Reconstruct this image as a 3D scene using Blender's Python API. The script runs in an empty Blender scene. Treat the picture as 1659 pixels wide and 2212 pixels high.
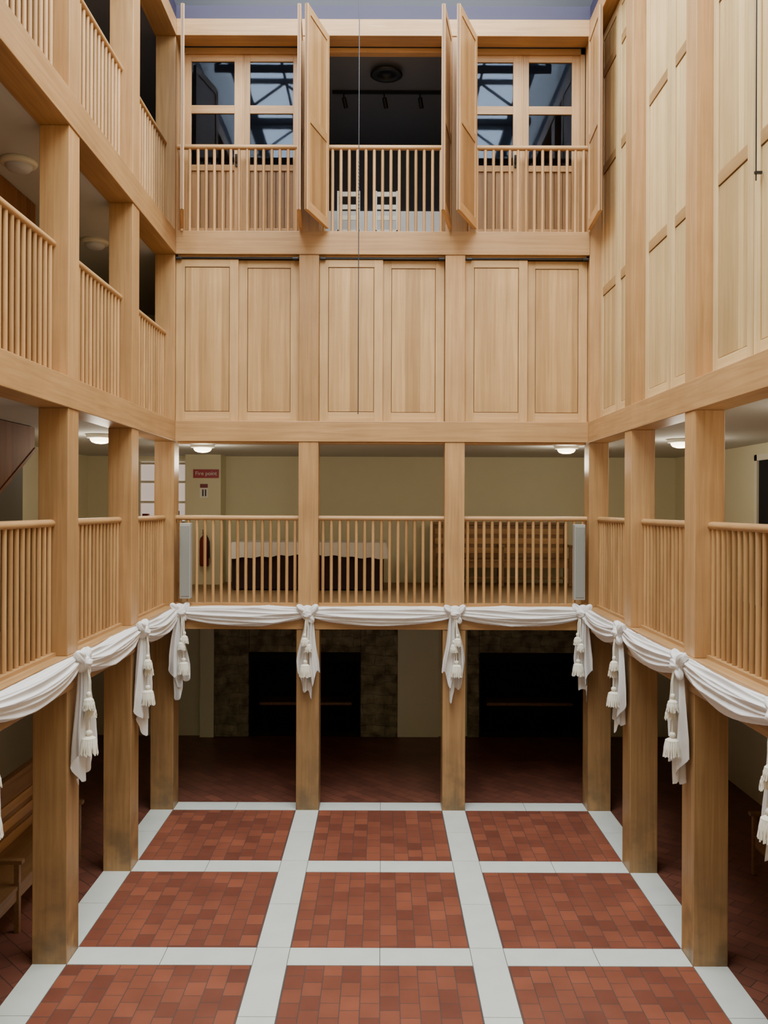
import bpy, math, random
from mathutils import Vector, Matrix
random.seed(7)
sc = bpy.context.scene
P = 1.915; HX = 2.715; D = 11.32; CZ = 3.98
YN = -12.6; YB = 3.7; XO = 5.1
L = [(2.374,2.677),(4.83,5.10),(7.28,7.585),(10.14,10.36)]
ZOOM = 1.0; ZX = 0; ZY = 0

# ---------------------------------------------------------------- materials
def new_mat(name):
    m = bpy.data.materials.new(name); m.use_nodes = True
    nt = m.node_tree; b = nt.nodes['Principled BSDF']
    return m, nt, b
def N(nt, t, **kw):
    n = nt.nodes.new(t)
    for k, v in kw.items(): setattr(n, k, v)
    return n
def mixc(nt, fac, a, b, mode='MIX'):
    n = N(nt, 'ShaderNodeMix', data_type='RGBA', blend_type=mode)
    for s, v in ((n.inputs[0], fac), (n.inputs[6], a), (n.inputs[7], b)):
        if hasattr(v, 'is_output'): nt.links.new(v, s)
        elif isinstance(v, (int, float)): s.default_value = v
        else: s.default_value = (*v, 1)
    return n.outputs[2]
def srgb(r, g, b):
    f = lambda c: (c/255/12.92 if c/255 <= .04045 else ((c/255+.055)/1.055)**2.4)
    return (f(r), f(g), f(b))
def plain(name, col, rough=.6, metal=0, noise=0.0, nscale=3, emis=0, bump=0):
    m, nt, b = new_mat(name)
    b.inputs['Roughness'].default_value = rough; b.inputs['Metallic'].default_value = metal
    tc = N(nt, 'ShaderNodeTexCoord'); nz = N(nt, 'ShaderNodeTexNoise')
    nz.inputs['Scale'].default_value = nscale; nz.inputs['Detail'].default_value = 4
    nt.links.new(tc.outputs['Object'], nz.inputs['Vector'])
    c = mixc(nt, nz.outputs['Fac'], tuple(x*(1-noise) for x in col), tuple(min(1, x*(1+noise)) for x in col))
    nt.links.new(c, b.inputs['Base Color'])
    if emis:
        b.inputs['Emission Color'].default_value = (*col, 1); b.inputs['Emission Strength'].default_value = emis
    if bump:
        bp = N(nt, 'ShaderNodeBump'); bp.inputs['Strength'].default_value = bump; bp.inputs['Distance'].default_value = .02
        nt.links.new(nz.outputs['Fac'], bp.inputs['Height']); nt.links.new(bp.outputs[0], b.inputs['Normal'])
    return m
def wood(name, ax, light, dark, boards=0, bax=0, rough=.42, var=.26, grime=False):
    m, nt, b = new_mat(name)
    b.inputs['Roughness'].default_value = rough
    tc = N(nt, 'ShaderNodeTexCoord'); geo = N(nt, 'ShaderNodeNewGeometry')
    off = N(nt, 'ShaderNodeVectorMath', operation='SCALE'); off.inputs[0].default_value = (17, 11, 23)
    nt.links.new(geo.outputs['Random Per Island'], off.inputs['Scale'])
    add = N(nt, 'ShaderNodeVectorMath', operation='ADD')
    nt.links.new(tc.outputs['Object'], add.inputs[0]); nt.links.new(off.outputs[0], add.inputs[1])
    mp = N(nt, 'ShaderNodeMapping'); s = [26, 26, 26]; s[ax] = 1.1
    mp.inputs['Scale'].default_value = s
    nt.links.new(add.outputs[0], mp.inputs['Vector'])
    nz = N(nt, 'ShaderNodeTexNoise'); nz.inputs['Scale'].default_value = 1.0; nz.inputs['Detail'].default_value = 6
    nz.inputs['Distortion'].default_value = .7
    nt.links.new(mp.outputs[0], nz.inputs['Vector'])
    n2 = N(nt, 'ShaderNodeTexNoise'); n2.inputs['Scale'].default_value = 1.9; n2.inputs['Detail'].default_value = 6
    nt.links.new(add.outputs[0], n2.inputs['Vector'])
    rp = N(nt, 'ShaderNodeValToRGB'); rp.color_ramp.elements[0].position = .27; rp.color_ramp.elements[1].position = .7
    rp.color_ramp.elements[0].color = (*dark, 1); rp.color_ramp.elements[1].color = (*light, 1)
    nt.links.new(nz.outputs['Fac'], rp.inputs[0])
    c = mixc(nt, n2.outputs['Fac'], (1-var,)*3, (1+var*.7,)*3)
    c = mixc(nt, 1.0, rp.outputs[0], c, 'MULTIPLY')
    isl = mixc(nt, geo.outputs['Random Per Island'], (.82, .80, .76), (1.12, 1.12, 1.12))
    c = mixc(nt, 1.0, c, isl, 'MULTIPLY')
    if boards:
        sx = N(nt, 'ShaderNodeSeparateXYZ'); nt.links.new(tc.outputs['Object'], sx.inputs[0])
        dv = N(nt, 'ShaderNodeMath', operation='DIVIDE'); dv.inputs[1].default_value = boards
        nt.links.new(sx.outputs[bax], dv.inputs[0])
        fl = N(nt, 'ShaderNodeMath', operation='FLOOR'); nt.links.new(dv.outputs[0], fl.inputs[0])
        ob = N(nt, 'ShaderNodeObjectInfo')
        ad = N(nt, 'ShaderNodeMath', operation='MULTIPLY_ADD'); nt.links.new(ob.outputs['Random'], ad.inputs[0]); ad.inputs[1].default_value = 97.3
        nt.links.new(fl.outputs[0], ad.inputs[2])
        wn = N(nt, 'ShaderNodeTexWhiteNoise', noise_dimensions='1D'); nt.links.new(ad.outputs[0], wn.inputs['W'])
        bc = mixc(nt, wn.outputs['Value'], (.78, .74, .68), (1.12, 1.12, 1.10))
        c = mixc(nt, 1.0, c, bc, 'MULTIPLY')
    if grime:
        sx = N(nt, 'ShaderNodeSeparateXYZ'); nt.links.new(tc.outputs['Object'], sx.inputs[0])
        mr = N(nt, 'ShaderNodeMapRange'); mr.inputs[1].default_value = 0; mr.inputs[2].default_value = 1.1; mr.inputs[3].default_value = .75; mr.inputs[4].default_value = 0
        nt.links.new(sx.outputs[2], mr.inputs[0])
        n3 = N(nt, 'ShaderNodeTexNoise'); n3.inputs['Scale'].default_value = 5; n3.inputs['Detail'].default_value = 6
        nt.links.new(add.outputs[0], n3.inputs['Vector'])
        r3 = N(nt, 'ShaderNodeMapRange'); r3.inputs[1].default_value = .42; r3.inputs[2].default_value = .66
        nt.links.new(n3.outputs['Fac'], r3.inputs[0])
        mu = N(nt, 'ShaderNodeMath', operation='MULTIPLY'); nt.links.new(mr.outputs[0], mu.inputs[0]); nt.links.new(r3.outputs[0], mu.inputs[1])
        c = mixc(nt, mu.outputs[0], c, srgb(104, 86, 62))
    nt.links.new(c, b.inputs['Base Color'])
    return m
WL, WD = srgb(202, 158, 106), srgb(176, 132, 84)
PL, PD = srgb(214, 173, 119), srgb(192, 149, 97)
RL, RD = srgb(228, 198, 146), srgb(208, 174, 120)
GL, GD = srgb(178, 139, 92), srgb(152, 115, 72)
W = [wood('oak_grain_x', 0, WL, WD), wood('oak_grain_y', 1, WL, WD), wood('oak_grain_z', 2, WL, WD)]
WG = wood('oak_worn_dimmed_post', 2, GL, GD, var=.3, grime=True)  # aged, grimy at base; tone also darkened for weaker ground-storey light
WB = wood('oak_lower_boards', 2, srgb(168, 126, 82), srgb(142, 104, 64))
WP = [wood('oak_panel_x', 0, PL, PD), None, wood('oak_panel_z', 2, PL, PD), wood('oak_panel_boards', 2, PL, PD, .1, 0)]
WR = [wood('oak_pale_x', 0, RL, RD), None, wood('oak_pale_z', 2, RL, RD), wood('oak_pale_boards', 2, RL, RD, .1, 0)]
WSh = wood('oak_reveal', 2, srgb(138, 98, 60), srgb(112, 78, 46))
WRail = wood('oak_cross_rail', 0, srgb(190, 152, 102), srgb(170, 132, 84))
WBn = wood('oak_bench_dark', 0, srgb(150, 112, 72), srgb(124, 90, 56))
WDk = wood('dark_stair_boards', 2, srgb(136, 90, 52), srgb(108, 70, 38), .12, 1, rough=.7)
M_cream = plain('cream_plaster', srgb(228, 222, 190), .8, noise=.04)
M_grey = plain('grey_plaster', srgb(112, 116, 130), .8, noise=.05)
M_dgrey = plain('shadow_grey_panel', srgb(84, 84, 74), .8, noise=.05)
M_ceil = plain('white_ceiling_plaster', srgb(196, 196, 190), .85, noise=.03)
M_carp = plain('gallery_floorboards', srgb(150, 118, 80), .6, noise=.1)
M_white = plain('white_cloth', srgb(232, 227, 222), .85, noise=.04, nscale=12)
M_cord = plain('cream_cord', srgb(238, 230, 210), .9, noise=.14, nscale=70)
M_black = plain('black_metal', (.012, .012, .014), .4)
M_steel = plain('steel_cable', srgb(70, 72, 78), .4, .6)
M_spk = plain('speaker_grille', srgb(140, 140, 132), .7, noise=.08, nscale=200)
M_spk2 = plain('speaker_case', srgb(165, 163, 155), .5)
M_purple = plain('violet_painted_steel', srgb(50, 45, 72), .6, noise=.06)
M_dkroof = plain('dark_roof_steel', srgb(30, 30, 42), .5)
M_red = plain('red_sign', srgb(160, 28, 48), .4)
M_redx = plain('red_enamel', srgb(120, 28, 26), .4)
M_wsign = plain('white_sign', srgb(240, 238, 232), .5)
M_lampw = plain('lamp_rim_white', srgb(230, 226, 208), .4)
M_lamp = plain('lamp_glass_lit', (1.0, .84, .56), .4, emis=7)
M_lampoff = plain('lamp_glass_unlit', srgb(200, 204, 208), .4)
M_day = plain('daylit_blind', (1.0, .82, .72), .6, emis=.45, noise=.3, nscale=5)
M_nearblack = plain('near_black_matte', srgb(14, 14, 17), .9, noise=.4)  # mottled near-black for hearth openings and the gallery door
M_maroon = plain('maroon_dark_fill', srgb(46, 24, 26), .9, noise=.2)
M_wchair = plain('pale_painted_wood', srgb(214, 205, 186), .5, noise=.05)
M_grout = plain('dark_grout', srgb(90, 84, 80), .9)
M_strip = plain('pale_stone_paving', srgb(214, 216, 206), .4, noise=.1, nscale=4)
m, nt, b = new_mat('rough_stone'); M_stone = m
tc = N(nt, 'ShaderNodeTexCoord'); vo = N(nt, 'ShaderNodeTexNoise'); vo.inputs['Scale'].default_value = 5; vo.inputs['Detail'].default_value = 8
nt.links.new(tc.outputs['Object'], vo.inputs['Vector'])
bk = N(nt, 'ShaderNodeTexBrick'); mp = N(nt, 'ShaderNodeMapping'); mp.inputs['Rotation'].default_value = (math.radians(90), 0, 0)
nw = N(nt, 'ShaderNodeTexNoise'); nw.inputs['Scale'].default_value = 2.5
wv = N(nt, 'ShaderNodeVectorMath', operation='SCALE'); wv.inputs['Scale'].default_value = .22
av = N(nt, 'ShaderNodeVectorMath', operation='ADD')
nt.links.new(tc.outputs['Object'], nw.inputs['Vector']); nt.links.new(nw.outputs['Color'], wv.inputs[0])
nt.links.new(tc.outputs['Object'], av.inputs[0]); nt.links.new(wv.outputs[0], av.inputs[1])
nt.links.new(av.outputs[0], mp.inputs[0]); nt.links.new(mp.outputs[0], bk.inputs[0])
bk.inputs['Scale'].default_value = 1; bk.inputs['Brick Width'].default_value = .36; bk.inputs['Row Height'].default_value = .17
bk.inputs['Mortar Size'].default_value = .007; bk.inputs['Color1'].default_value = (*srgb(142, 132, 106), 1); bk.inputs['Color2'].default_value = (*srgb(164, 154, 124), 1)
bk.inputs['Mortar'].default_value = (*srgb(124, 116, 94), 1)
rp = N(nt, 'ShaderNodeValToRGB'); rp.color_ramp.elements[0].position = .36; rp.color_ramp.elements[1].position = .64
rp.color_ramp.elements[0].color = (.42, .39, .35, 1); rp.color_ramp.elements[1].color = (1, 1, 1, 1)
nt.links.new(vo.outputs['Fac'], rp.inputs[0])
nt.links.new(mixc(nt, 1.0, bk.outputs[0], rp.outputs[0], 'MULTIPLY'), b.inputs['Base Color']); b.inputs['Roughness'].default_value = .9
bp = N(nt, 'ShaderNodeBump'); bp.inputs['Distance'].default_value = .05; nt.links.new(vo.outputs['Fac'], bp.inputs['Height']); nt.links.new(bp.outputs[0], b.inputs['Normal'])
def tile(name, c1, c2, mort, rot, w, h, rough=.4, off=.5, v0=.68, v1=1.28):
    m, nt, b = new_mat(name)
    tc = N(nt, 'ShaderNodeTexCoord'); mp = N(nt, 'ShaderNodeMapping'); mp.inputs['Rotation'].default_value = (0, 0, rot)
    bk = N(nt, 'ShaderNodeTexBrick'); bk.offset = off
    nt.links.new(tc.outputs['Object'], mp.inputs[0]); nt.links.new(mp.outputs[0], bk.inputs[0])
    bk.inputs['Scale'].default_value = 1; bk.inputs['Brick Width'].default_value = w; bk.inputs['Row Height'].default_value = h
    bk.inputs['Mortar Size'].default_value = .004; bk.inputs['Mortar Smooth'].default_value = .1
    bk.inputs['Color1'].default_value = (*c1, 1); bk.inputs['Color2'].default_value = (*c2, 1); bk.inputs['Mortar'].default_value = (*mort, 1)
    nz = N(nt, 'ShaderNodeTexNoise'); nz.inputs['Scale'].default_value = 3; nz.inputs['Detail'].default_value = 6
    nt.links.new(tc.outputs['Object'], nz.inputs['Vector'])
    v = mixc(nt, nz.outputs['Fac'], (v0, v0, v0), (v1, v1*.98, v1*.95))
    nt.links.new(mixc(nt, 1.0, bk.outputs[0], v, 'MULTIPLY'), b.inputs['Base Color'])
    b.inputs['Roughness'].default_value = rough
    bp = N(nt, 'ShaderNodeBump'); bp.inputs['Distance'].default_value = .003; bp.invert = True
    nt.links.new(bk.outputs['Fac'], bp.inputs['Height']); nt.links.new(bp.outputs[0], b.inputs['Normal'])
    return m
M_tile = tile('terracotta_quarry_tile', srgb(112, 62, 48), srgb(144, 82, 60), srgb(88, 70, 66), math.radians(90), .2, .16)
M_tile2 = tile('terracotta_gallery_tile', srgb(104, 62, 50), srgb(124, 74, 58), srgb(70, 52, 44), math.radians(45), .3, .15)
m = bpy.data.materials.new('window_glass'); m.use_nodes = True; nt = m.node_tree; nt.nodes.clear(); M_glass = m
o = N(nt, 'ShaderNodeOutputMaterial'); mx = N(nt, 'ShaderNodeMixShader'); tr = N(nt, 'ShaderNodeBsdfTransparent'); gl = N(nt, 'ShaderNodeBsdfGlossy')
lw = N(nt, 'ShaderNodeFresnel'); lw.inputs[0].default_value = 1.45
tr.inputs[0].default_value = (.55, .62, .72, 1); gl.inputs['Roughness'].default_value = .03; gl.inputs['Color'].default_value = (.45, .5, .6, 1)
nt.links.new(lw.outputs[0], mx.inputs[0]); nt.links.new(tr.outputs[0], mx.inputs[1]); nt.links.new(gl.outputs[0], mx.inputs[2]); nt.links.new(mx.outputs[0], o.inputs[0])

# ---------------------------------------------------------------- mesh builder
class MB:
    def __init__(s): s.v = []; s.f = []; s.m = []; s.sm = []; s.mats = []; s.T = Matrix.Identity(4)
    def mi(s, mat):
        if mat not in s.mats: s.mats.append(mat)
        return s.mats.index(mat)
    def add(s, vs, fs, mat, smooth=False):
        o = len(s.v); s.v += [tuple(s.T @ Vector(p)) for p in vs]; k = s.mi(mat)
        for f in fs: s.f.append([o+i for i in f]); s.m.append(k); s.sm.append(smooth)
    def box(s, x0, x1, y0, y1, z0, z1, mat):
        if x0 > x1: x0, x1 = x1, x0
        if y0 > y1: y0, y1 = y1, y0
        vs = [(x, y, z) for z in (z0, z1) for y in (y0, y1) for x in (x0, x1)]
        s.add(vs, [(0,2,3,1),(4,5,7,6),(0,1,5,4),(2,6,7,3),(0,4,6,2),(1,3,7,5)], mat)
    def cyl(s, p0, p1, r, mat, n=10, r1=None):
        p0 = Vector(p0); p1 = Vector(p1); d = (p1-p0).normalized(); r1 = r if r1 is None else r1
        a = d.orthogonal().normalized(); bb = d.cross(a); vs = []
        for p, rr in ((p0, r), (p1, r1)):
            for i in range(n):
                t = 2*math.pi*i/n; vs.append(p+a*rr*math.cos(t)+bb*rr*math.sin(t))
        s.add(vs, [(i, (i+1) % n, n+(i+1) % n, n+i) for i in range(n)], mat, True)
        s.add(vs, [tuple(range(n))[::-1], tuple(range(n, 2*n))], mat)
    def lathe(s, c, prof, mat, n=20, rip=0, k=0):
        vs = []
        for (r, z) in prof:
            for i in range(n):
                t = 2*math.pi*i/n; rr = r*(1+rip*math.sin(k*t)); vs.append((c[0]+rr*math.cos(t), c[1]+rr*math.sin(t), c[2]+z))
        fs = []
        for j in range(len(prof)-1):
            for i in range(n): fs.append((j*n+i, j*n+(i+1) % n, (j+1)*n+(i+1) % n, (j+1)*n+i))
        fs.append(tuple(range(n))[::-1]); fs.append(tuple((len(prof)-1)*n+i for i in range(n)))
        s.add(vs, fs, mat, True)
    def grid(s, fn, nu, nv, mat, closev=False):
        vs = []; w = nv if closev else nv+1
        for i in range(nu+1):
            for j in range(w): vs.append(fn(i/nu, j/nv))
        fs = []
        for i in range(nu):
            for j in range(nv):
                j2 = (j+1) % w; fs.append((i*w+j, (i+1)*w+j, (i+1)*w+j2, i*w+j2))
        s.add(vs, fs, mat, True)
    def obj(s, name, bevel=0, loc=None, rotz=0, parent=None, solid=0):
        me = bpy.data.meshes.new(name); me.from_pydata(s.v, [], s.f)
        for mt in s.mats: me.materials.append(mt)
        me.polygons.foreach_set('material_index', s.m); me.polygons.foreach_set('use_smooth', s.sm); me.update()
        ob = bpy.data.objects.new(name, me); sc.collection.objects.link(ob)
        if loc: ob.location = loc
        ob.rotation_euler[2] = rotz
        if bevel:
            md = ob.modifiers.new('bevel', 'BEVEL'); md.width = bevel; md.segments = 2; md.limit_method = 'ANGLE'; md.angle_limit = math.radians(50)
        if solid:
            md = ob.modifiers.new('solid', 'SOLIDIFY'); md.thickness = solid
        if parent: ob.parent = parent
        return ob

# ---------------------------------------------------------------- ground floor
b = MB(); b.box(-XO, XO, YN, YB+1, -.2, 0, M_tile2); b.obj('floor')
b = MB()
b.box(-HX-.3, HX+.3, YN, .3, 0.0005, .002, M_grout)
strips_x = [-HX-.15, -P/2, P/2, HX+.15]
ys = [0.15 - P*i for i in range(0, 7)]
for k, sx in enumerate(strips_x):
    for i in range(len(ys)-1):
        y1 = ys[i]+.15; y0 = ys[i+1]+.15
        mid = (y0+y1)/2-.1
        for a, c in ((y0, mid), (mid, y1)):
            b.box(sx-.15+.003, sx+.15-.003, a+.003, c-.003, .002, .008, M_strip)
for yy in ys:
    for k in range(3):
        a = strips_x[k]+.15; c = strips_x[k+1]-.15; m_ = (a+c)/2
        for p, q in ((a, m_), (m_, c)): b.box(p+.003, q-.003, yy-.15+.003, yy+.15-.003, .002, .008, M_strip)
for i in range(len(ys)-1):
    for k in range(3):
        b.box(strips_x[k]+.155, strips_x[k+1]-.155, ys[i+1]+.155, ys[i]-.155, .002, .0065, M_tile)
b.obj('floor_court_paving')

# ---------------------------------------------------------------- upper floors & ceilings
for i, (z0, z1) in enumerate(L):
    b = MB(); 
    mt = M_grey if i == 3 else M_ceil
    for (x0, x1, y0, y1) in ((-XO, -HX-.2, YN, YB), (HX+.2, XO, YN, YB), (-HX-.2, HX+.2, .2, YB)):
        b.box(x0, x1, y0, y1, z0+.02, z0+.1, mt)
    b.obj('ceiling_storey_%d' % (i+1))
    b = MB()
    for (x0, x1, y0, y1) in ((-XO, -HX-.2, YN, YB), (HX+.2, XO, YN, YB), (-HX-.2, HX+.2, .2, YB)):
        b.box(x0, x1, y0, y1, z0+.1, z1-.01, M_carp)
    b.obj('floor_storey_%d' % (i+1))

# ---------------------------------------------------------------- walls
def wallbox(name, x0, x1, y0, y1, parts):
    b = MB()
    for z0, z1, mt in parts: b.box(x0, x1, y0, y1, z0, z1, mt)
    return b.obj(name)
parts = [(0, 7.4, M_cream), (7.4, 10.36, M_grey)]
wallbox('wall_left', -XO-.2, -XO, YN, YB+1.2, parts)
wallbox('wall_right', XO, XO+.2, YN, YB+1.2, parts)
wallbox('wall_near', -XO-.2, XO+.2, YN-.2, YN, [(0, 7.4, M_cream), (7.4, 12, M_cream)])
wallbox('wall_back', -XO-.2, XO+.2, YB, YB+.2, [(2.4, 7.4, M_cream), (7.4, 10.36, M_grey)])
b = MB()
b.box(-XO, -2.88, YB, YB+.2, 0, 2.4, M_cream); b.box(.29, 1.5, YB, YB+.2, 0, 2.4, M_cream); b.box(3.9, XO, YB, YB+.2, 0, 2.4, M_cream)
b.box(-3.12, -2.88, YB-.12, YB, 0, 2.38, M_cream); b.box(.29, 1.0, YB-.06, YB, 0, 2.38, M_cream)
b.obj('wall_back_ground')
def fireplace(x0, x1, o0, o1, zt):
    b = MB()
    b.box(x0, o0, YB-.1, YB+.7, 0, 2.39, M_stone); b.box(o1, x1, YB-.1, YB+.7, 0, 2.39, M_stone)
    b.box(o0, o1, YB-.1, YB+.7, zt, 2.39, M_stone)
    b.box(o0, o1, YB+.65, YB+.75, 0, zt, M_nearblack)
    b.box(o0, o0+.04, YB-.08, YB+.65, 0, zt, M_nearblack); b.box(o1-.04, o1, YB-.08, YB+.65, 0, zt, M_nearblack)
    b.box(o0, o1, YB-.12, YB+.65, zt-.1, zt+.06, M_nearblack)
    b.box(o0+.04, o1-.04, YB-.05, YB+.65, 0, .08, M_nearblack)
    b.box(o0+.15, o1-.15, YB+.1, YB+.6, .5, .56, WSh)
    for xx in (o0+.2, o1-.26): b.box(xx, xx+.06, YB+.12, YB+.58, .08, .5, M_nearblack)
    b.obj('stone_fireplace', bevel=.02)
fireplace(-2.88, .29, -2.28, -.35, 1.41); fireplace(1.5, 3.9, 1.7, 3.52, 1.41)

# ---------------------------------------------------------------- timber frame
b = MB()
side_ys = [-P*i for i in range(0, 7)]
zz = [(0, L[0][0]), (L[0][1], L[1][0]), (L[1][1], L[2][0]), (L[2][1], L[3][0])]
for lv, (z0, z1) in enumerate(zz):
    c = .30 if lv == 0 else .26
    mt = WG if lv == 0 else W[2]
    for sgn in (-1, 1):
        for y in side_ys:
            if sgn == 1 and lv >= 2: continue
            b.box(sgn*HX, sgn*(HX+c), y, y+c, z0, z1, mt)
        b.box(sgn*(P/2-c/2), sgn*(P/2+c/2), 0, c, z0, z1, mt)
for y in side_ys:
    b.box(HX, HX+.26, y, y+.26, L[1][1], L[3][0], W[2])
for i, (z0, z1) in enumerate(L):
    e = .012
    b.box(-HX+e, HX-(e if i != 2 else -.0), -e, .26, z0, z1, W[0])
    b.box(-HX+e, -HX-.27, YN, .26, z0, z1, W[1])
    if i != 2: b.box(HX-e, HX+.27, YN, .26, z0, z1, W[1])
    if i in (1, 2):
        b.box(-HX+.03, HX-.03, .03, .2, z0-.025, z0, W[0])
b.obj('timber_frame', bevel=.006)

# ---------------------------------------------------------------- balustrades
def balustrade(name, p0, p1, z, n=15, h=1.185):
    p0 = Vector(p0); p1 = Vector(p1); d = (p1-p0); ln = d.length; ang = math.atan2(d.y, d.x)
    b = MB()
    prof = [(-.035, -.012), (-.035, .012), (-.02, .03), (0, .036), (.02, .03), (.035, .012), (.035, -.012), (.02, -.028), (-.02, -.028)]
    vs = [(x, py, h-.036+pz) for x in (0, ln) for (py, pz) in prof]; k = len(prof)
    b.add(vs, [(i, (i+1) % k, k+(i+1) % k, k+i) for i in range(k)], W[0], True)
    b.add(vs, [tuple(range(k))[::-1], tuple(range(k, 2*k))], W[0])
    b.box(0, ln, -.045, .045, 0, .03, W[0])
    for i in range(n):
        x = ln*(i+.5)/n
        b.cyl((x, 0, .03), (x, 0, h-.06), .0205, W[2], 10)
    return b.obj(name, loc=(p0.x, p0.y, z), rotz=ang)
for lv in (0, 2):
    z = L[lv][1]
    for (a, c) in ((-HX, -P/2-.13), (-P/2+.13, P/2-.13), (P/2+.13, HX)):
        balustrade('balustrade', (a, .13), (c, .13), z)
for lv in (0, 1, 2):
    z = L[lv][1]
    for i in range(0, 6):
        for sgn in (-1, 1):
            if sgn == 1 and lv > 0: continue
            balustrade('balustrade', (sgn*(HX+.145), side_ys[i+1]+.26), (sgn*(HX+.145), side_ys[i]), z)

# ---------------------------------------------------------------- panelled leaves
def leaf_mesh(w, h, t, rails, fam, stile=.1, top=.1, bot=.14, railmat=None):
    b = MB()
    x0 = y0 = z0 = 0
    fz, fx, fb = fam[2], fam[0], fam[3]
    b.box(x0, x0+stile, y0, y0+t, z0, z0+h, fz); b.box(x0+w-stile, x0+w, y0, y0+t, z0, z0+h, fz)
    b.box(x0+stile, x0+w-stile, y0, y0+t, z0, z0+bot, fx); b.box(x0+stile, x0+w-stile, y0, y0+t, z0+h-top, z0+h, fx)
    zs = [bot]
    for r in rails:
        b.box(x0+stile, x0+w-stile, y0, y0+t, z0+r-.055, z0+r+.055, railmat or fx); zs += [r-.055, r+.055]
    zs.append(h-top)
    for i in range(0, len(zs), 2):
        g = .008
        b.box(x0+stile+g, x0+w-stile-g, y0+t*.2, y0+t*.8, z0+zs[i]+g, z0+zs[i+1]-g, fb)
        b.box(x0+stile, x0+w-stile, y0+t*.4, y0+t*.6, z0+zs[i], z0+zs[i+1], WSh)
    return b
z0 = L[1][1]+.005; h = L[2][0]-.05-z0
bays = [(-HX, -P/2-.13), (-P/2+.13, P/2-.13), (P/2+.13, HX)]
for k, (a, c) in enumerate(bays):
    w = (c-a)/2
    front = [.05, .10]
    for j in range(2):
        bb = leaf_mesh(w-.012 if j else w+.006, h, .04, [], WP, stile=.115, top=.1, bot=.12)
        bb.obj('sliding_panel', bevel=.003, loc=(a+w*j+(.006 if j else 0.004), front[j], z0))
    b = MB(); e = .003
    b.box(a+e, c-e, .03, .2, L[2][0]-.045, L[2][0]-.027, M_black)
    for xx in (a+.05, c-.05, ):
        b.cyl((xx-.035, .012, L[2][0]-.05), (xx+.035, .012, L[2][0]-.05), .02, M_black)
    b.box(a+e, c-e, .16, .2, z0, L[2][0]-.045, WSh)
    b.obj('sliding_door_track')
zb = L[1][1]+.01; hh = L[3][0]-.02-zb
for i in range(6):
    ya = side_ys[i+1]+.26; yb_ = side_ys[i]
    w = (yb_-ya)/2
    for j in range(2):
        bb = leaf_mesh(w-.012, hh, .045, [6.78-zb, 8.35-zb, 9.6-zb], WR, stile=.11, top=.1, bot=.14, railmat=WRail)
        bb.obj('tall_shutter', bevel=.003, loc=(HX+.19, ya+w*j+.006, zb), rotz=math.radians(90))
b = MB(); b.box(HX+.2, HX+.24, YN, 0, L[1][1], L[3][0], WSh); b.obj('wall_right_shutter_backing')
b = MB()
b.cyl((HX+.1, -4.8, 6.45), (HX+.1, -4.8, 10.1), .006, M_black, 8)
for z in (6.5, 8.2, 9.9): b.box(HX+.09, HX+.145, -4.81, -4.79, z, z+.02, M_black)
b.obj('shutter_bolt_rod')

def shutter(hx, nx, ny):
    z = L[2][1]+.02; h = L[3][0]-.02-z
    d = Vector((nx-hx, ny, 0)); w = d.length; ang = math.atan2(d.y, d.x)
    bb = leaf_mesh(w, h, .045, [1.15], W_fam, stile=.085, top=.1, bot=.12)
    bb.box(w-.002, w+.012, .012, .033, .0, h, WSh)
    for zz_ in (.25, 1.25, 2.25): bb.cyl((0, .0225, zz_-.05), (0, .0225, zz_+.05), .014, M_black, 8)
    bb.obj('open_shutter', bevel=.003, loc=(hx, -.03, z), rotz=ang)
W_fam = [W[0], None, W[2], wood('oak_shutter_boards', 2, WL, WD, .1, 0)]
shutter(-2.64, -2.47, -.74)
shutter(-1.09, -1.045, -.74)
shutter(-.74, -.955, -.74)
shutter(.86, .715, -.74)
shutter(1.19, .90, -.74)
shutter(2.68, 2.635, -.74)

def window(name, a, c):
    b = MB(); z0 = L[2][1]; z1 = L[3][0]; y = .32
    b.box(a, a+.06, y-.03, y+.08, z0, z1, W[2]); b.box(c-.06, c, y-.03, y+.08, z0, z1, W[2]); b.box(a, c, y-.03, y+.08, z1-.08, z1, W[0])
    m_ = (a+c)/2
    for j, (p, q) in enumerate(((a+.06, m_-.012), (m_+.012, c-.06))):
        s = .11
        b.box(p, p+s*.7, y, y+.045, z0+.02, z1-.08, W[2]); b.box(q-s, q, y, y+.045, z0+.02, z1-.08, W[2])
        p2 = p+s*.7; q2 = q-s
        b.box(p2, q2, y, y+.045, z1-.17, z1-.08, W[0]); b.box(p2, q2, y, y+.045, 9.27, 9.38, W[0])
        b.box(p2, q2, y, y+.045, 8.5, 8.58, W[0]); b.box(p2, q2, y, y+.045, z0+.02, z0+.14, W[0])
        b.box(p2, q2, y+.018, y+.024, 8.58, 9.27, M_glass); b.box(p2, q2, y+.018, y+.024, 9.38, z1-.17, M_glass)
        nb = 5
        for t in range(nb):
            xa = p2+(q2-p2)*t/nb; xb = p2+(q2-p2)*(t+1)/nb
            b.box(xa+.003, xb-.003, y+.02, y+.04, z0+.14, 8.5, WB)
        hx = q2+.03 if j == 0 else p2-.03
        b.box(hx-.014, hx+.014, y-.02, y, 8.55, 8.72, M_black); b.cyl((hx, y-.045, 8.6), (hx, y-.045, 8.7), .012, M_black, 8)
    b.box(m_-.012, m_+.012, y+.005, y+.06, z0, z1-.08, W[2])
    b.obj(name, bevel=.003)
window('window_1', bays[0][0]-.0, bays[0][1]+.05); window('window_2', bays[2][0]-.05, bays[2][1])
b = MB()
for s in (-1, 1):
    x = s*.83; b.box(x-.03, x+.03, .29, .40, L[2][1], L[3][0], W[2])
b.box(-.8, .8, .29, .4, L[3][0]-.06, L[3][0], W[0])
b.obj('trim_1')
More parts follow.
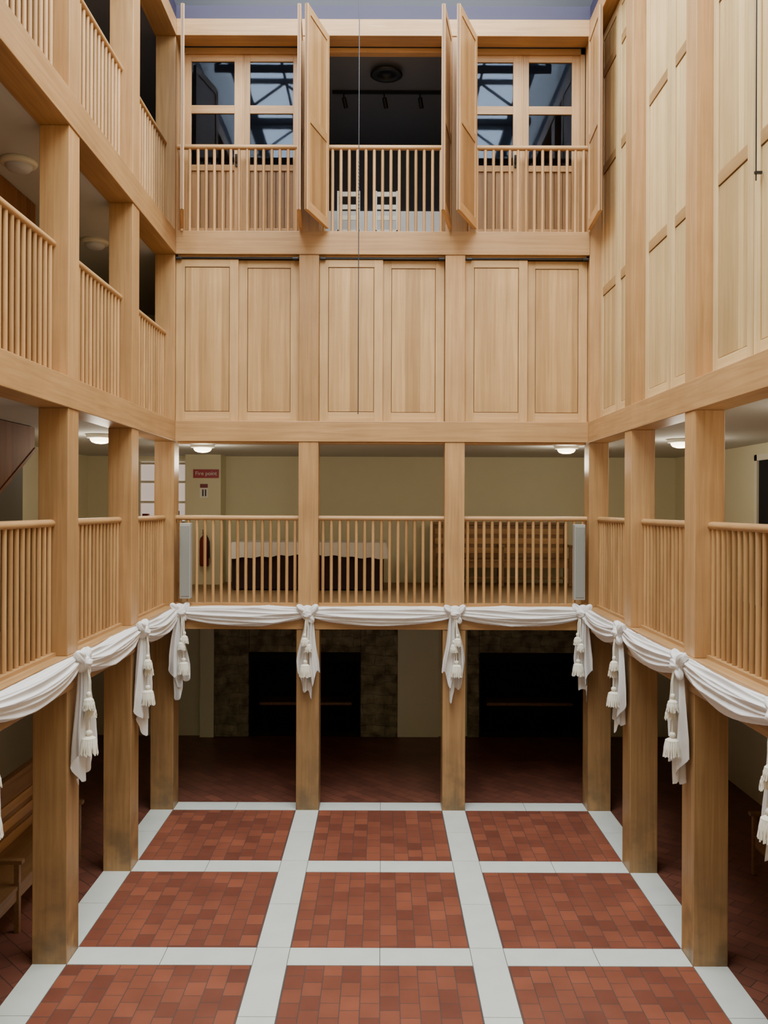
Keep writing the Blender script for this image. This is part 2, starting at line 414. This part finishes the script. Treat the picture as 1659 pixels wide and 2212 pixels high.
# ---------------------------------------------------------------- roof
b = MB()
z = L[3][1]
b.box(-HX-.3, HX+.3, .02, .26, z, z+.19, M_purple)
b.box(-HX-.27, -HX+.0, YN, .02, z, z+.19, M_purple); b.box(HX, HX+.27, YN, .02, z, z+.19, M_purple)
b.box(-HX-.3, HX+.3, .12, .26, z+.19, 12.0, M_dkroof)
b.box(-HX-.27, -HX-.1, YN, .12, z+.19, 12.0, M_wsign); b.box(HX+.1, HX+.27, YN, .12, z+.19, 12.0, M_wsign)
b.obj('wall_rooflight_upstand')
b = MB()
for i in range(7):
    y = .0 - P*i-.05
    b.box(-HX, HX, y-.04, y+.04, 11.0, 11.1, M_dkroof); b.box(-HX, HX, y-.03, y+.03, 11.75, 11.83, M_dkroof)
    for k in range(6):
        x0 = -HX+k*HX/3; x1 = x0+HX/3
        za, zb_ = (11.1, 11.75) if k % 2 == 0 else (11.75, 11.1)
        b.cyl((x0, y, za), (x1, y, zb_), .025, M_dkroof, 8)
for x in (-1.8, -.9, 0, .9, 1.8): b.box(x-.02, x+.02, YN, .1, 11.84, 11.9, M_dkroof)
b.obj('roof_truss')

# ---------------------------------------------------------------- stair enclosure left
def prism(b, pts, x0, x1, mat):
    n = len(pts); vs = [(x0, y, z) for y, z in pts]+[(x1, y, z) for y, z in pts]
    b.add(vs, [tuple(range(n)), tuple(range(2*n-1, n-1, -1))]+[(i, n+i, n+(i+1) % n, (i+1) % n) for i in range(n)], mat)
b = MB()
prism(b, [(-1.8, 4.84), (-1.8, 4.62), (-5.3, 2.7), (-5.3, 4.84)], -3.9, -3.82, WDk)
prism(b, [(-1.8, 4.62), (-1.8, 4.58), (-5.2, 2.69), (-5.3, 2.69)], -3.89, -3.81, WDk)
b.box(-3.9, -3.82, YN+.05, -5.3, 2.69, 4.84, WDk)
b.box(-4.0, -3.95, -5.3, -1.8, 2.69, 4.84, M_dgrey)  # added dark sheet, shade under the stair put into its grey
b.obj('staircase_enclosure')
b = MB(); b.box(-3.9, -3.82, YN+.05, -1.8, 5.11, 7.29, WDk); b.obj('staircase_enclosure')

# ---------------------------------------------------------------- lamps
def lamp(x, y, z, on=True, r=.17):
    b = MB(); b.lathe((x, y, z), [(r, 0), (r, -.03), (r*.95, -.045), (r*.8, -.05)], M_lampw, 32)
    b.lathe((x, y, z), [(r*.74, -.04), (r*.72, -.07), (r*.6, -.095), (r*.35, -.11), (.01, -.115)], M_lamp if on else M_lampoff, 32)
    o = b.obj('ceiling_lamp')
    if on:
        ld = bpy.data.lights.new('bulb', 'POINT'); ld.energy = 17; ld.color = (1, .89, .7); ld.shadow_soft_size = .12
        lo = bpy.data.objects.new('bulb', ld); lo.location = (x, y, z-.25); sc.collection.objects.link(lo); lo.parent = o
for x, y in ((-2.52, .85), (2.6, .85), (-3.42, -.8), (3.78, -.4), (3.78, -4.3)): lamp(x, y, L[1][0]+.02)
lamp(-3.6, -.5, L[2][0]+.02, False); lamp(-3.5, -3.0, L[2][0]+.02, False)
b = MB(); b.lathe((.05, .9, 10.16), [(.04, 0), (.04, -.03), (.22, -.06), (.23, -.075), (.2, -.09), (.1, -.095), (.09, -.06), (.01, -.06)], M_black, 32)
b.obj('pendant_lamp')
b = MB(); b.box(-.75, 1.0, 1.5, 1.53, 10.11, 10.15, M_black)
for x in (-.58, .02, .55):
    b.cyl((x, 1.515, 10.11), (x, 1.515, 10.02), .01, M_black, 8); b.cyl((x, 1.49, 10.04), (x+.03, 1.58, 9.93), .032, M_black, 12)
b.obj('track_spotlight')

# ---------------------------------------------------------------- fabric swags and knots
def swag(p0, p1, nrm, seed, side=False):
    p0 = Vector(p0); p1 = Vector(p1); n = Vector(nrm); b = MB(); r = random.Random(seed)
    ph = [r.uniform(0, 6.28) for _ in range(6)]; sg = r.uniform(.035, .05) if not side else r.uniform(.07, .10)
    def ridge(x): return 1-2*abs(math.sin(x*.5))**.7
    def fn(u, v):
        s = math.sin(math.pi*u)**.55 if 0 < u < 1 else 0
        hh_ = .04+.09*s; dd = .035+.045*s
        c = p0.lerp(p1, u)+Vector((0, 0, -sg*4*u*(1-u)))
        f = 2*math.pi*v
        tw = 1.3*math.sin(math.pi*u+ph[0]*.2)
        rr = 1+.18*ridge(7*f+ph[1]+tw+1.5*u)+.14*ridge(12*f+ph[2]-2*tw+1.6*math.sin(4*u+ph[4]))+.05*math.sin(5*f+ph[3]+5*u)
        return c+n*(dd*math.cos(f)*rr+dd*.5)+Vector((0, 0, hh_*math.sin(f)*(1+.5*(rr-1))))
    b.grid(fn, 64, 150, M_white, True)
    return b.obj('fabric_swag')
def knot(p, nrm, seed, length=1.1, sz=1.0):
    r = random.Random(seed); n = Vector(nrm); t = Vector((-n.y, n.x, 0)); p = Vector(p); b = MB()
    F = lambda a, w, z: p+t*a+n*w+Vector((0, 0, z))
    def lump(ca, cw, cz, ra, rw, rz, kk, ph, tilt=0):
        def fn(u, v):
            th = math.pi*u; f = 2*math.pi*v
            q = 1+.16*math.sin(kk*f+ph+2*th)+.07*math.sin(2*kk*f+ph)
            a = ra*math.sin(th)*math.cos(f)*q; z = rz*math.cos(th); w = rw*math.sin(th)*math.sin(f)*q
            a, z = a*math.cos(tilt)-z*math.sin(tilt), a*math.sin(tilt)+z*math.cos(tilt)
            return F(ca+a, cw+w, cz+z)
        b.grid(fn, 20, 36, M_white, True)
    lump(0, .06, 0, .085, .07, .10, 5, r.uniform(0, 6))
    lump(-.075, .075, .045, .045, .05, .085, 4, r.uniform(0, 6), .8)
    lump(.075, .075, .045, .045, .05, .085, 4, r.uniform(0, 6), -.8)
    lump(.0, .12, -.01, .05, .04, .06, 4, r.uniform(0, 6), 1.4)
    lump(.05, .09, -.08, .04, .04, .06, 4, r.uniform(0, 6), .4)
    def tail(off, ln, wmax, ph, w0, lean, tip):
        def fn(u, v):
            x = v-.5; wid = .04+wmax*min(1, (u*1.25))**.8*(1-.18*max(0, u-.75)*4)
            l = ln*(1-.30*abs(v-tip)-.05*math.sin(9*v+ph))
            z = -.03-l*u
            fold = (.014+.035*u)*math.sin(2*math.pi*1.6*v+ph+1.5*u)+.014*math.sin(2*math.pi*4*v+ph*2+3*u)
            return F(off+x*wid+lean*u+.014*math.sin(5*u+ph), w0+fold, z)
        b.grid(fn, 34, 26, M_white)
    s = r.choice((-1, 1))
    tail(0, length, .17, r.uniform(0, 6), .06, .03*s, .5-.4*s)
    tail(-.03*s, length*.84, .13, r.uniform(0, 6), .09, -.06*s, .5+.35*s)
    for (a, zt, k_) in ((.03*s, -.28, .8), (-.015*s, -.36, .8), (.02*s, -.62, 1.15)):
        w = .14
        pts = [F(a*.3, .12, -.03), F(a*.8, w, zt*.5), F(a, w, zt)]
        for q in range(2): b.cyl(pts[q], pts[q+1], .007, M_cord, 8)
        c = F(a, w, zt)
        b.lathe(c, [(.006, .02), (.018*k_, .016), (.026*k_, 0), (.024*k_, -.018), (.014*k_, -.03)], M_cord, 16)
        b.lathe(c, [(.014*k_, -.028), (.036*k_, -.04), (.05*k_, -.065), (.058*k_, -.10*k_), (.062*k_, -.15*k_)], M_cord, 72, .09, 18)
        for q in range(40):
            an = 2*math.pi*q/40+r.uniform(-.1, .1); l = .165*k_+r.uniform(-.012, .012)
            b.cyl(c+Vector((.046*k_*math.cos(an), .046*k_*math.sin(an), -.05)), c+Vector((.066*k_*math.cos(an), .066*k_*math.sin(an), -l)), .006*k_, M_cord, 5, .005*k_)
    b.obj('tasselled_fabric_knot')
kz = 2.60; off = .012
back = [-HX+.06, -P/2, P/2, HX-.06]
for i in range(3):
    swag((back[i], -.012, kz), (back[i+1], -.012, kz), (0, -1, 0), i)
for sgn in (-1, 1):
    kp = [(sgn*(HX-off), -.03)]+[(sgn*(HX-off), side_ys[i]+.13) for i in range(1, 7)]
    for i in range(6):
        swag((kp[i][0], kp[i][1], kz+.01), (kp[i+1][0], kp[i+1][1], kz+.01), (-sgn, 0, 0), 20+i+10*sgn, True)
    for i in range(1, 6): knot((kp[i][0], kp[i][1], kz+.01), (-sgn, 0, 0), 40+i+10*sgn)
    knot((sgn*(HX-.05), -.05, kz+.02), Vector((-sgn, -1, 0)).normalized(), 70+sgn)
for x, s_ in ((-P/2, 3), (P/2, 5)): knot((x, -.012, kz), (0, -1, 0), 80+s_)

# ---------------------------------------------------------------- speakers
for x in (-2.55, 2.58):
    b = MB(); b.box(x-.07, x+.07, -.09, .03, 2.78, 3.76, M_spk2); b.box(x-.058, x+.058, -.1, -.088, 2.81, 3.73, M_spk)
    b.box(x-.02, x+.02, .03, .1, 3.3, 3.36, M_black)
    b.obj('column_loudspeaker', bevel=.006)

# ---------------------------------------------------------------- storey 1 back gallery
b = MB(); b.box(-3.3, -2.7, 3.2, YB, L[0][1]-.01, 4.85, M_cream); b.obj('wall_back_pier')
root = bpy.data.objects.new('fire_point_sign', None); sc.collection.objects.link(root)
b = MB(); b.box(-3.16, -2.73, 3.185, 3.2, 4.455, 4.60, M_red); b.obj('plate', parent=root)
cu = bpy.data.curves.new('lettering', 'FONT'); cu.body = 'Fire point'; cu.size = .092; cu.align_x = 'CENTER'; cu.align_y = 'CENTER'; cu.extrude = .001
to = bpy.data.objects.new('lettering', cu); to.location = (-2.945, 3.182, 4.53); to.rotation_euler = (math.radians(90), 0, 0); to.parent = root
cu.materials.append(M_wsign); sc.collection.objects.link(to)
b = MB(); b.box(-3.05, -2.91, 3.19, 3.2, 4.12, 4.36, M_wsign); b.box(-3.045, -2.915, 3.187, 3.192, 4.29, 4.355, M_redx)
for x in (-3.01, -2.965): b.box(x, x+.025, 3.187, 3.192, 4.15, 4.26, M_black); b.box(x+.006, x+.019, 3.186, 3.192, 4.235, 4.265, M_redx)
b.obj('extinguisher_notice')
for x, mt in ((-2.95, M_redx),):
    b = MB(); b.lathe((x, 3.1, 2.98), [(.06, 0), (.078, .015), (.08, .05), (.08, .42), (.07, .47), (.03, .51), (.025, .54)], mt, 24)
    b.box(x-.02, x+.02, 3.05, 3.14, 3.52, 3.56, M_black); b.box(x-.012, x+.012, 3.0, 3.12, 3.57, 3.59, M_black)
    b.cyl((x+.02, 3.08, 3.53), (x+.09, 3.04, 3.4), .01, M_black, 8); b.cyl((x+.09, 3.04, 3.4), (x+.085, 3.05, 3.12), .012, M_black, 8, .018)
    b.box(x-.03, x+.03, 3.17, 3.2, 3.3, 3.4, M_black)
    b.obj('fire_extinguisher')
b = MB(); b.box(-4.2, -3.36, YB-.03, YB-.005, L[0][1], 4.75, M_day)
for x in (-4.2, -3.78, -3.36): b.box(x-.035, x+.035, YB-.08, YB-.02, L[0][1], 4.75, M_lampw)
for z in (3.7, 4.05, 4.4, 4.72): b.box(-4.2, -3.36, YB-.07, YB-.03, z-.02, z+.02, M_lampw)
b.box(-4.2, -3.36, YB-.08, YB-.03, L[0][1], 3.6, M_lampw)
b.box(-3.66, -3.48, YB-.2, YB-.1, 3.62, 3.9, M_black); b.box(-4.1, -4.0, YB-.2, YB-.1, 3.62, 3.85, M_redx)
b.box(-4.25, -3.34, YB-.22, YB-.005, 3.57, 3.62, M_lampw)
b.obj('window_3')
def cloth_table(name, x0, x1, y0, y1, zf, zt, drop, dark_fill=True):
    root = bpy.data.objects.new(name, None); sc.collection.objects.link(root)
    b = MB(); b.box(x0, x1, y0, y1, zt-.03, zt-.006, WSh)
    for x in (x0+.08, x1-.14):
        for y in (y0+.06, y1-.12): b.box(x, x+.06, y, y+.06, zf, zt-.03, M_black)
    if dark_fill: b.box(x0+.02, x1-.02, y0+.02, y1-.02, zf+.01, zt-.03, M_maroon)  # dark maroon block added to darken the space under the cloth
    b.obj('table_frame', parent=root)
    b = MB(); e = .015
    cx, cy = (x0+x1)/2, (y0+y1)/2; w = (x1-x0)/2+e; d = (y1-y0)/2+e
    peri = []
    ns = 60
    for i in range(ns): peri.append((-w+2*w*i/ns, -d))
    for i in range(20): peri.append((w, -d+2*d*i/20))
    for i in range(ns): peri.append((w-2*w*i/ns, d))
    for i in range(20): peri.append((-w, d-2*d*i/20))
    M_ = len(peri)
    def fn(u, v):
        i = int(round(v*M_)) % M_; x, y = peri[i]; t = i*.55
        k = .03*u*math.sin(t)+.012*u*math.sin(t*2.3)
        if u == 0: k = 0
        nx_ = x/w if abs(abs(x)-w) < 1e-6 else 0; ny_ = y/d if abs(abs(y)-d) < 1e-6 else 0
        return Vector((cx+x+nx_*(k+.02*u), cy+y+ny_*(k+.02*u), zt-drop*u*(1+.12*math.cos(i*2*math.pi/ns)+.05*math.sin(i*.9))))
    b.grid(fn, 8, M_, M_white, True)
    b.add([(cx-w, cy-d, zt), (cx+w, cy-d, zt), (cx+w, cy+d, zt), (cx-w, cy+d, zt)], [(0, 1, 2, 3)], M_white)
    b.obj('tablecloth', parent=root)
cloth_table('cloth_covered_table', -2.36, .06, 2.2, 3.0, L[0][1], 3.42, .22)
cloth_table('cloth_covered_table', -.95, 1.05, 2.0, 2.8, L[2][1], 8.53, .8, False)
def bench(x, y, z, ln, rot, h=1.0):
    b = MB(); A = WBn
    b.box(0, ln, -.45, 0, .40, .44, A); b.box(0, ln, -.02, .01, .44, h, A)
    b.box(0, ln, -.05, .03, h, h+.05, A)
    for zz_ in (.52, .68, .84): b.box(.06, ln-.06, -.035, -.02, zz_, zz_+.1, W[0])
    for xx in [0, ln/2-.025, ln-.05]:
        b.box(xx, xx+.05, -.46, -.41, 0, .66, A); b.box(xx, xx+.05, -.03, .03, 0, h, A)
        b.box(xx-.01, xx+.06, -.49, .0, .64, .68, A)
    b.box(.05, ln-.05, -.44, -.41, .3, .4, A); b.box(.05, ln-.05, -.24, -.2, .1, .14, A)
    b.obj('wooden_bench', bevel=.005, loc=(x, y, z), rotz=rot)
bench(.85, 3.4, L[0][1], 2.3, 0)
bench(-3.82, -4.9, .0, 3.3, math.radians(90), 1.15)
bench(4.5, -1.9, 0, 3.0, math.radians(-90), 1.15)
def chair(x, y, z):
    b = MB()
    for xx in (-.17, .14):
        b.box(x+xx, x+xx+.03, y-.03, y, z, z+1.05, M_wchair); b.box(x+xx, x+xx+.03, y+.35, y+.38, z, z+.45, M_wchair)
        b.box(x+xx, x+xx+.03, y, y+.35, z+.2, z+.23, M_wchair)
    b.box(x-.19, x+.19, y-.03, y+.4, z+.45, z+.48, M_wchair)
    for q in (.62, .78, .97): b.box(x-.14, x+.14, y-.025, y-.005, z+q, z+q+.07, M_wchair)
    b.obj('ladder_back_chair', bevel=.004)
chair(-.5, 1.45, L[2][1]); chair(.06, 1.45, L[2][1])
b = MB(); b.box(XO-.03, XO-.003, -.55, .3, L[0][1], 4.62, M_nearblack)
b.box(XO-.06, XO-.003, -.63, -.55, L[0][1], 4.7, M_lampw); b.box(XO-.06, XO-.003, .3, .38, L[0][1], 4.7, M_lampw); b.box(XO-.06, XO-.003, -.63, .38, 4.62, 4.7, M_lampw)
b.box(XO-.09, XO-.03, -.5, -.46, 3.6, 3.75, M_steel)
b.obj('door_1')
b = MB(); b.cyl((-.3, -.4, 5.15), (-.3, -.4, 11.75), .006, M_steel, 8)
for i in range(14): b.lathe((-.3, -.4, 7.75+i*.045), [(.003, -.014), (.012, 0), (.003, .014)], M_steel, 8)
b.obj('hanging_cable')

# ---------------------------------------------------------------- light
w = bpy.data.worlds.new('World'); sc.world = w; w.use_nodes = True
w.node_tree.nodes['Background'].inputs[0].default_value = (.75, .87, 1, 1); w.node_tree.nodes['Background'].inputs[1].default_value = .5
ld = bpy.data.lights.new('skylight', 'AREA'); ld.shape = 'RECTANGLE'; ld.size = 5.3; ld.size_y = 8.6; ld.energy = 2350; ld.color = (.88, .96, 1)
lo = bpy.data.objects.new('skylight', ld); lo.location = (0, -5.3, 12.3); sc.collection.objects.link(lo)
# ---------------------------------------------------------------- camera
cd = bpy.data.cameras.new('camera'); cd.sensor_width = 36; cd.lens = 36*1868/2212*ZOOM; cd.shift_x = 5.5/2212*ZOOM+ZX*ZOOM; cd.shift_y = -11/2212*ZOOM+ZY*ZOOM; cd.clip_start = .05
co = bpy.data.objects.new('camera', cd)
co.matrix_world = Matrix.Translation((0, -D, CZ)) @ Matrix.Rotation(math.radians(90), 4, 'X') @ Matrix.Rotation(math.radians(.2), 4, 'Z')
sc.collection.objects.link(co); sc.camera = co
